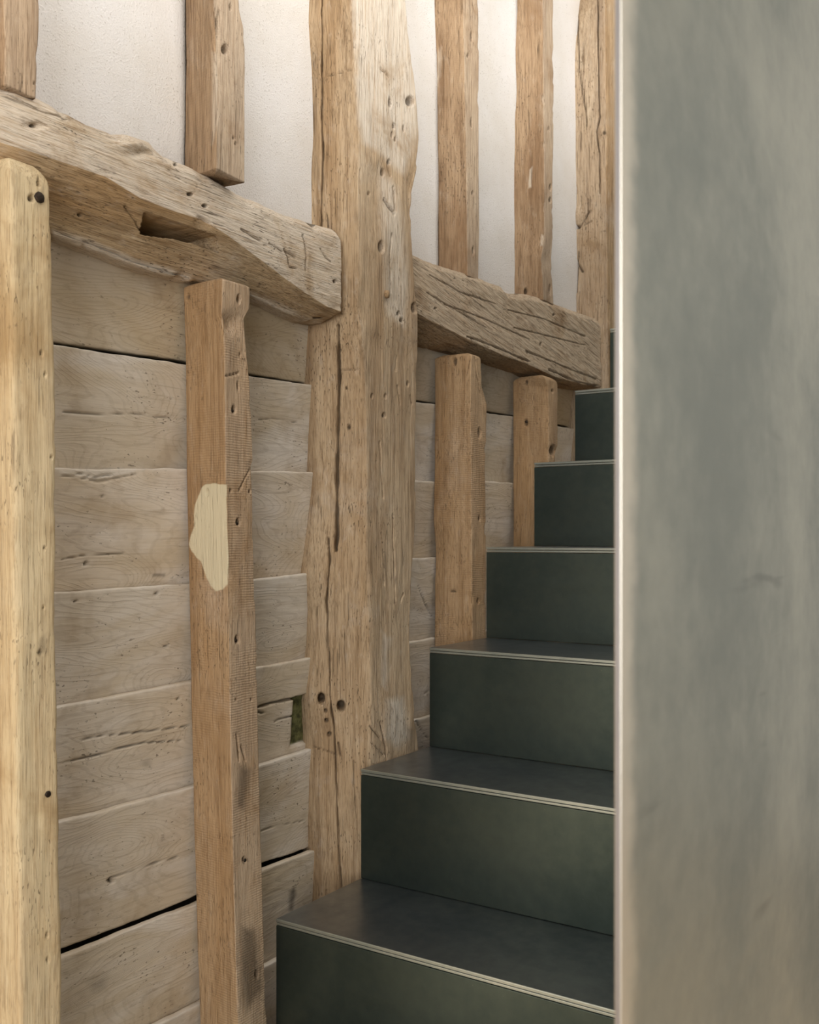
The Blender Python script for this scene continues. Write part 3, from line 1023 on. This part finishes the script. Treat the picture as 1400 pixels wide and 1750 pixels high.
p2 = post('timber_post', left=[(312, 470), (316, 600), (318, 800), (322, 1000), (326, 1200), (330, 1400), (336, 1600), (341, 1750)],
          corner=[(381, 478), (379, 535), (382, 560), (384, 600), (386, 800), (388, 900), (391, 1050), (393, 1200), (397, 1400), (402, 1600), (407, 1750)],
          right=[(428, 478), (428, 527), (417, 545), (421, 590), (427, 650), (431, 720), (434, 788), (430, 798), (433, 860), (436, 1000), (440, 1100), (442, 1250), (446, 1400), (450, 1550), (455, 1700), (458, 1750)],
          z0=FLOOR_Z, z1=float(atY(400, 478, YF)[2]), yf=YF, yb=1.196, mat=m_sawn, seed=21.0, round_it=2, chip=0.0026,
          relief=(0.0014, 0.0002), paleF=.5, res=.0016, dz=.0024, top_round=0.006,
          feats=[('dent', 394, 552, 17, 17, .009), ('dent', 412, 610, 16, 60, .004),
                 ('hole', 408, 511, 3.2, 6, .008), ('hole', 400, 700, 3.5, 5, .008), ('hole', 408, 660, 1.6, 7, .005), ('hole', 413, 606, 1.6, 2, .004),
                 ('hole', 408, 892, 3.4, 5, .008), ('hole', 406, 1093, 3.4, 6, .008), ('hole', 395, 838, 2, 2, .004), ('hole', 427, 840, 2, 2, .004),
                 ('hole', 403, 1195, 1.6, 2, .003), ('hole', 430, 1195, 1.6, 2, .003), ('hole', 418, 1469, 3, 4, .006), ('hole', 439, 1665, 3, 6, .007),
                 ('hole', 354, 842, 2.5, 5, .005), ('hole', 321, 507, 3, 4, .004), ('hole', 346, 681, 1.2, 3, .002),
                 ('crack', [(385, 643), (397, 641), (410, 637)], 1.6, .003, .5), ('crack', [(432, 795), (420, 815), (410, 838)], 1.5, .003, .4),
                 ('dent', 436, 796, 8, 8, .004),
                 ('paint', 'patch', [(340, 845), (344, 834), (352, 828), (364, 826), (376, 827), (388, 829), (388, 865), (388, 900), (390, 940), (391, 975), (388, 996), (380, 1008), (370, 1011), (360, 1002), (353, 988), (347, 972), (343, 960), (335, 952), (328, 942), (324, 930), (328, 916), (332, 900), (330, 880), (334, 862)], 9, 1.0),
                 ('paint', 'pale', [(352, 1000), (388, 1000), (388, 1070), (366, 1060)], 40, .8),
                 ('paint', 'dark', [(402, 1250), (412, 1240), (418, 1280), (408, 1300)], 14, .35),
                 ('paint', 'dark', [(406, 1305), (430, 1315), (420, 1385), (404, 1380)], 16, .7),
                 ('paint', 'dark', [(412, 1580), (438, 1590), (452, 1690), (420, 1730), (408, 1660)], 20, .8),
                 ('paint', 'dark', [(345, 1580), (362, 1600), (358, 1640), (344, 1620)], 14, .3),
                 ('crack', [(404, 1255), (408, 1300)], 3, .004, .35), ('crack', [(412, 1275), (420, 1300)], 3, .004, .3)])
tag(p2, 'slim sawn oak post with a pale filler patch and notched head, under the left beam', 'post')
for x, y in ((408, 895), (406, 1095), (400, 702)):
    nail(p2, x, y, Y=YF, s=.5, sink=.004)
nail(p2, 418, 1470, Y=YF, s=.6)

p3 = post('timber_post', left=[(742, 600), (742, 800), (740, 890), (744, 940), (742, 1000), (742, 1100)],
          corner=[(806, 604), (804, 700), (806, 800), (806, 1000), (808, 1100)],
          right=[(822, 604), (824, 615), (824, 660), (833, 690), (832, 760), (829, 800), (832, 900), (831, 1000), (832, 1100)],
          z0=FLOOR_Z, z1=float(atY(808, 603, YF)[2]), yf=YF, yb=1.196, mat=m_sawn, seed=31.0, chip=0.004, paleF=.2, top_round=.008,
          feats=[('hole', 777, 618, 3, 6, .006), ('hole', 820, 740, 2.5, 8, .005), ('hole', 820, 886, 2, 4, .005), ('hole', 774, 1011, 5, 2, .003),
                 ('hole', 818, 1027, 2.5, 4, .005), ('dent', 829, 670, 6, 16, .004), ('crack', [(812, 612), (816, 640), (822, 672)], 1.6, .003, .3)])
tag(p3, 'sawn oak post under the right beam, nearer the thick post', 'post')
p4 = post('timber_post', left=[(876, 640), (876, 800), (877, 940)],
          corner=[(930, 638), (936, 660), (938, 700), (938, 760), (934, 940)],
          right=[(946, 638), (953, 655), (955, 690), (954, 760), (949, 790), (951, 940)],
          z0=FLOOR_Z, z1=float(atY(925, 638, YF)[2]), yf=YF, yb=1.196, mat=m_sawn, seed=41.0, chip=0.004, paleF=.2, top_round=.012,
          feats=[('hole', 899, 654, 2.4, 4, .005), ('hole', 944, 668, 2, 2, .004), ('hole', 945, 770, 5, 8, .006), ('hole', 899, 722, 3, 6, .003),
                 ('paint', 'dark', [(880, 700), (888, 690), (888, 705), (882, 708)], 6, .4)])
tag(p4, 'short-looking sawn oak post half hidden by a stair step, under the right beam end', 'post')
nail(p4, 900, 721, X=float(p4.location[0]) - 0.045, s=0.7)

main_feats = [
    # long shake down the side of the post
    ('crack', [(549, -10), (549, 120), (550, 200), (552, 260), (550, 330), (548, 392)], 2.4, .010, .7),
    ('crack', [(578, 556), (579, 640), (578, 720), (576, 800), (576, 870), (575, 940)], 4.0, .018, .8),
    ('crack', [(561, 920), (563, 960), (560, 1000), (558, 1030), (561, 1080), (563, 1130), (564, 1190), (570, 1230), (573, 1280), (577, 1400), (583, 1520)], 1.9, .010, .7),
    ('crack', [(558, 365), (560, 388)], 1.8, .006, .8), ('crack', [(573, 330), (574, 385)], 1.4, .003, .5),
    ('crack', [(550, 133), (575, 127), (606, 117)], 1.5, .003, .5),
    ('crack', [(580, 633), (600, 632), (618, 633)], 1.2, .002, .4),
    ('crack', [(532, 1276), (555, 1283), (574, 1290)], 1.3, .003, .5), ('crack', [(578, 1270), (582, 1292)], 2, .006, .7),
    ('crack', [(603, 1300), (604, 1340), (610, 1400)], 1.4, .004, .6),
    ('crack', [(671, 400), (668, 440), (668, 500)], 1.8, .005, .6), ('crack', [(650, 755), (652, 810), (656, 850)], 2.0, .005, .5),
    ('crack', [(671, 880), (673, 960), (675, 1030)], 1.8, .005, .55), ('crack', [(655, 940), (658, 1000)], 1.4, .003, .4),
    ('crack', [(679, 660), (682, 690)], 2.2, .006, .7), ('crack', [(702, 676), (705, 690)], 1.6, .005, .7), ('crack', [(678, 610), (676, 632)], 1.5, .004, .5),
    ('crack', [(660, 340), (668, 355), (674, 366)], 2.2, .006, .8), ('crack', [(674, 320), (676, 360)], 2.4, .005, .5), ('crack', [(665, 275), (670, 300)], 2.0, .005, .6),
    ('crack', [(616, 290), (615, 330)], 1.4, .003, .5),
    ('crack', [(651, 118), (664, 132)], 2.0, .004, .6),
    ('crack', [(690, 1015), (684, 1030)], 2.4, .004, .5),
    ('hole', 652, 422, 4.4, 8, .02), ('hole', 709, 526, 4.5, 7, .012), ('hole', 701, 173, 6, 7, .009), ('hole', 666, 175, 3, 8, .004),
    ('hole', 674, 215, 2.6, 4, .006), ('hole', 671, 230, 2, 4, .006), ('hole', 677, 238, 1.8, 3, .006), ('hole', 690, 220, 1.6, 5, .005),
    ('hole', 658, 294, 3, 6, .006), ('hole', 668, 276, 2, 4, .005), ('hole', 633, 330, 2, 2.4, .006),
    ('hole', 596, 730, 2.4, 4, .006), ('hole', 592, 663, 1.8, 2, .005), ('hole', 637, 677, 2.2, 3, .006), ('hole', 658, 677, 2, 3, .006),
    ('hole', 656, 710, 3, 3, .006), ('hole', 697, 656, 2, 3, .006), ('hole', 685, 548, 4, 3, .004), ('hole', 680, 536, 3, 3, .004),
    ('hole', 549, 1194, 5.2, 8, .022), ('hole', 583, 1207, 6, 8, .022), ('hole', 557, 1215, 3, 3, .006), ('hole', 558, 1232, 3.4, 3.4, .007), ('hole', 563, 1255, 3.4, 3.4, .007),
    ('dent', 660, 300, 18, 60, .006), ('dent', 635, 275, 14, 16, -.003), ('dent', 640, 330, 16, 60, .003),
    ('dent', 705, 330, 12, 40, .006), ('dent', 655, 560, 60, 30, -.003), ('dent', 680, 450, 14, 70, .005),
    ('dent', 662, 1230, 26, 50, -.004), ('crack', [(648, 1235), (657, 1275), (660, 1300)], 2.4, .006, .5), ('crack', [(632, 1240), (648, 1262)], 2, .004, .3), ('crack', [(635, 1270), (655, 1290)], 2, .004, .3),
    ('paint', 'dark', [(636, 1210), (650, 1215), (652, 1290), (634, 1300)], 16, .35), ('paint', 'dark', [(690, 1240), (716, 1240), (716, 1290), (690, 1290)], 16, .5),
    ('paint', 'pale', [(602, -20), (700, -20), (716, 240), (690, 300), (650, 260), (622, 245), (612, 200)], 14, 1.0),
    ('paint', 'pale', [(650, 280), (680, 320), (700, 480), (690, 560), (660, 540), (655, 420)], 16, .8),
    ('paint', 'pale', [(658, 1195), (690, 1190), (700, 1260), (680, 1280), (655, 1260)], 16, .9),
    ('paint', 'dark', [(526, 60), (548, 100), (549, 300), (528, 330), (524, 200)], 14, .35),
    ('paint', 'dark', [(575, 25), (602, 20), (607, 100), (580, 110)], 16, .22),
    ('paint', 'pale', [(655, 1080), (668, 1090), (660, 1180), (650, 1170)], 10, .7),
]
main = post('main_post', left=[(523, -20), (521, 40), (523, 80), (525, 130), (526, 250), (525, 385), (530, 560), (533, 700), (536, 800), (529, 930), (524, 985), (530, 1040), (532, 1100), (527, 1200), (531, 1260), (531, 1300), (534, 1400), (541, 1530), (548, 1700)],
            corner=[(600, -20), (607, 100), (612, 200), (614, 260), (612, 330), (614, 420), (612, 520), (622, 600), (627, 700), (628, 800), (627, 950), (632, 1100), (634, 1200), (634, 1330), (636, 1700)],
            right=[(694, -20), (697, 20), (706, 100), (713, 180), (716, 240), (713, 290), (704, 330), (703, 400), (709, 470), (715, 530), (716, 600), (714, 650), (711, 750), (712, 850), (708, 920), (703, 1000), (701, 1100), (704, 1150), (708, 1200), (712, 1240), (716, 1275), (718, 1700)],
            z0=FLOOR_Z, z1=CEIL_Z - 0.002, yf=YF + .001, yb=1.196, back_y=1.262, mat=m_post, res=0.0015, dz=0.0026, seed=52.0, round_it=5,
            chip=0.004, relief=(0.0035, 0.0005), paleF=.12, feats=main_feats)
tag(main, 'thick hewn oak post with knots and peg holes, between the two beams', 'post')
for x, y in ((558, 1232), (563, 1255)):
    nail(main, x, y, X=float(atY(580, y, 1.155)[0]) , s=.7, sink=-.004)
def peg(parent, px, py, Y, r, l):
    import bmesh
    bm = bmesh.new(); n = 12; prev = None; rings = []
    for k, (rr, h) in enumerate(((r, -l), (r, 0.4 * l), (r * .92, .8 * l), (r * .7, l))):
        rings.append([bm.verts.new((rr * math.cos(a * 2 * math.pi / n) * (1 + .1 * math.sin(a * 2.1)), -h + .002 * math.cos(a * .52), rr * math.sin(a * 2 * math.pi / n))) for a in range(n)])
    for p, q in zip(rings[:-1], rings[1:]):
        for a in range(n): bm.faces.new((p[a], p[(a + 1) % n], q[(a + 1) % n], q[a]))
    bm.faces.new(rings[-1]); bm.faces.new(rings[0][::-1])
    bmesh.ops.recalc_face_normals(bm, faces=bm.faces[:])
    me = bpy.data.meshes.new('wooden_peg'); bm.to_mesh(me); bm.free()
    for p in me.polygons: p.use_smooth = True
    o = link('wooden_peg', me, m_post, parent)
    o.location = atY(px, py, Y) - np.array(parent.location)
peg(main, 660, 503, YF, .0075, .007)

p5 = post('corner_post', left=[(982, -10), (975, 40), (971, 90), (969, 150), (970, 250), (971, 400), (971, 520), (973, 700)],
          corner=[(1035, -10), (1037, 300), (1039, 500), (1041, 660), (1042, 900)],
          right=[(1096, -10), (1098, 500), (1100, 900)],
          z0=FLOOR_Z, z1=CEIL_Z - 0.002, yf=YF + .001, yb=1.21, back_y=1.262, mat=m_post, seed=63.0, chip=0.003, round_it=4, paleL=.25,
          feats=[('crack', [(987, 25), (989, 90), (990, 110), (993, 140), (1000, 180), (1003, 215)], 1.8, .007, .7),
                 ('crack', [(1021, 0), (1022, 100), (1025, 200), (1020, 225), (1024, 260), (1025, 330)], 1.8, .007, .7),
                 ('hole', 996, 103, 6, 7, .02), ('hole', 975, 115, 3, 4, .006), ('hole', 969, 158, 3, 4, .006),
                 ('crack', [(981, 436), (988, 450), (995, 464)], 2.2, .006, .8), ('crack', [(989, 430), (988, 455), (985, 500)], 2.0, .006, .8),
                 ('crack', [(978, 380), (990, 390), (1000, 378), (1006, 362)], 2.2, .006, .6), ('crack', [(985, 320), (984, 350)], 1.4, .004, .4),
                 ('crack', [(1004, 340), (1005, 365), (1000, 385), (1012, 378)], 1.6, .005, .5), ('dent', 988, 370, 12, 12, -.006),
                 ('hole', 986, 388, 6, 3, .006), ('crack', [(990, 500), (989, 530)], 1.6, .004, .5),
                 ('dent', 1030, 226, 8, 10, -.005), ('hole', 1033, 228, 3, 3, .003),
                 ('paint', 'dark', [(972, 60), (984, 90), (980, 250), (970, 260)], 10, .3)])
tag(p5, 'broad cracked oak corner post at the far end of the wall, beside the steel sheet', 'post')

# studs in the plaster above the beams
G = None
u1 = post('timber_stud', left=[(-50, -20), (-50, 200)], corner=[(6, -20), (8, 80), (9, 200)], right=[(69, -20), (67, 60), (64, 160), (62, 220)],
          z0=0.556, z1=CEIL_Z - .002, yf=1.118, yb=1.188, mat=m_stud, seed=71.0, paleF=.3, chip=.003,
          feats=[('crack', [(41, 125), (39, 150)], 1.6, .004, .6), ('hole', 60, 142, 2, 2, .004)])
tag(u1, 'upright stud cut off by the left edge, standing on the mortised beam', 'stud')
u2 = post('timber_stud', left=[(316, -20), (315, 300)], corner=[(365, -20), (368, 80), (371, 150), (372, 200), (370, 310)],
          right=[(407, -20), (410, 18), (417, 45), (420, 80), (420, 310)],
          z0=0.5535, z1=CEIL_Z - .002, yf=YF, yb=1.184, mat=m_stud, seed=81.0, paleF=.55, chip=.005, relief=(.0025, .0008),
          slant_bot=lambda X, Y: np.clip((1.20 - X) * .05, -.01, .02) + (Y - 1.105) * 0.05,
          feats=[('hole', 386, 84, 5, 7, .009), ('dent', 372, 70, 6, 70, .005), ('hole', 395, 12, 2, 5, .005), ('hole', 400, 236, 2, 2, .004), ('hole', 403, 246, 2, 2, .004),
                 ('crack', [(376, 20), (372, 55), (370, 75)], 2, .005, .5), ('hole', 372, 40, 3, 8, .006),
                 ('paint', 'dark', [(318, 200), (345, 210), (350, 300), (318, 280)], 26, .3), ('paint', 'pale', [(364, 90), (376, 90), (376, 200), (362, 250)], 8, .9)])
tag(u2, 'stud with chamfered foot hanging just clear of the mortised beam', 'stud')
u3 = post('timber_stud', left=[(739, -20), (741, 40), (744, 100), (747, 250), (748, 500)], corner=[(792, -20), (795, 150), (798, 300), (800, 500)], right=[(818, -20), (819, 200), (819, 500)],
          z0=0.566, z1=CEIL_Z - .002, yf=1.131, yb=1.188, mat=m_stud, seed=91.0, paleF=.5, chip=.003,
          feats=[('hole', 800, 95, 2, 3, .005), ('hole', 806, 62, 1.5, 8, .004), ('hole', 806, 210, 1.5, 8, .004), ('hole', 808, 330, 2, 3, .004), ('hole', 809, 428, 1.6, 6, .004),
                 ('paint', 'pale', [(748, 90), (754, 80), (752, 130), (746, 150)], 6, .8)])
tag(u3, 'plain brown stud above the right beam, nearer the thick post', 'stud')
u4 = post('timber_stud', left=[(883, -20), (879, 80), (877, 300), (877, 520)], corner=[(928, -20), (930, 200), (931, 400), (926, 440), (929, 520)],
          right=[(946, -20), (947, 180), (944, 330), (947, 400), (943, 440), (947, 520)],
          z0=0.584, z1=CEIL_Z - .002, yf=1.131, yb=1.188, mat=m_stud, seed=101.0, paleF=.5, chip=.004,
          feats=[('paint', 'pale', [(906, 290), (911, 285), (909, 320), (904, 322)], 3, 1.0), ('hole', 899, 498, 2.4, 5, .006), ('hole', 939, 60, 1.6, 5, .004), ('hole', 938, 220, 1.5, 3, .004),
                 ('hole', 940, 320, 2, 5, .004), ('hole', 940, 342, 2, 4, .004), ('paint', 'pale', [(925, 400), (930, 402), (928, 420), (924, 420)], 3, 1.0),
                 ('dent', 934, 445, 8, 14, .005), ('hole', 940, 495, 2, 8, .005), ('hole', 920, 84, 1.5, 4, .003)])
tag(u4, 'brown stud with white paint flecks above the right beam, nearer the corner post', 'stud')

for o in (p1, p2, p3, p4): o['group'] = 'slim wall posts below the beams'
for o in (u1, u2, u3, u4): o['group'] = 'studs in the plaster above the beams'
for o in (main, p5): o['group'] = 'full-height hewn posts'
for o in (beam1, beam2): o['group'] = 'horizontal beams of the wall frame'
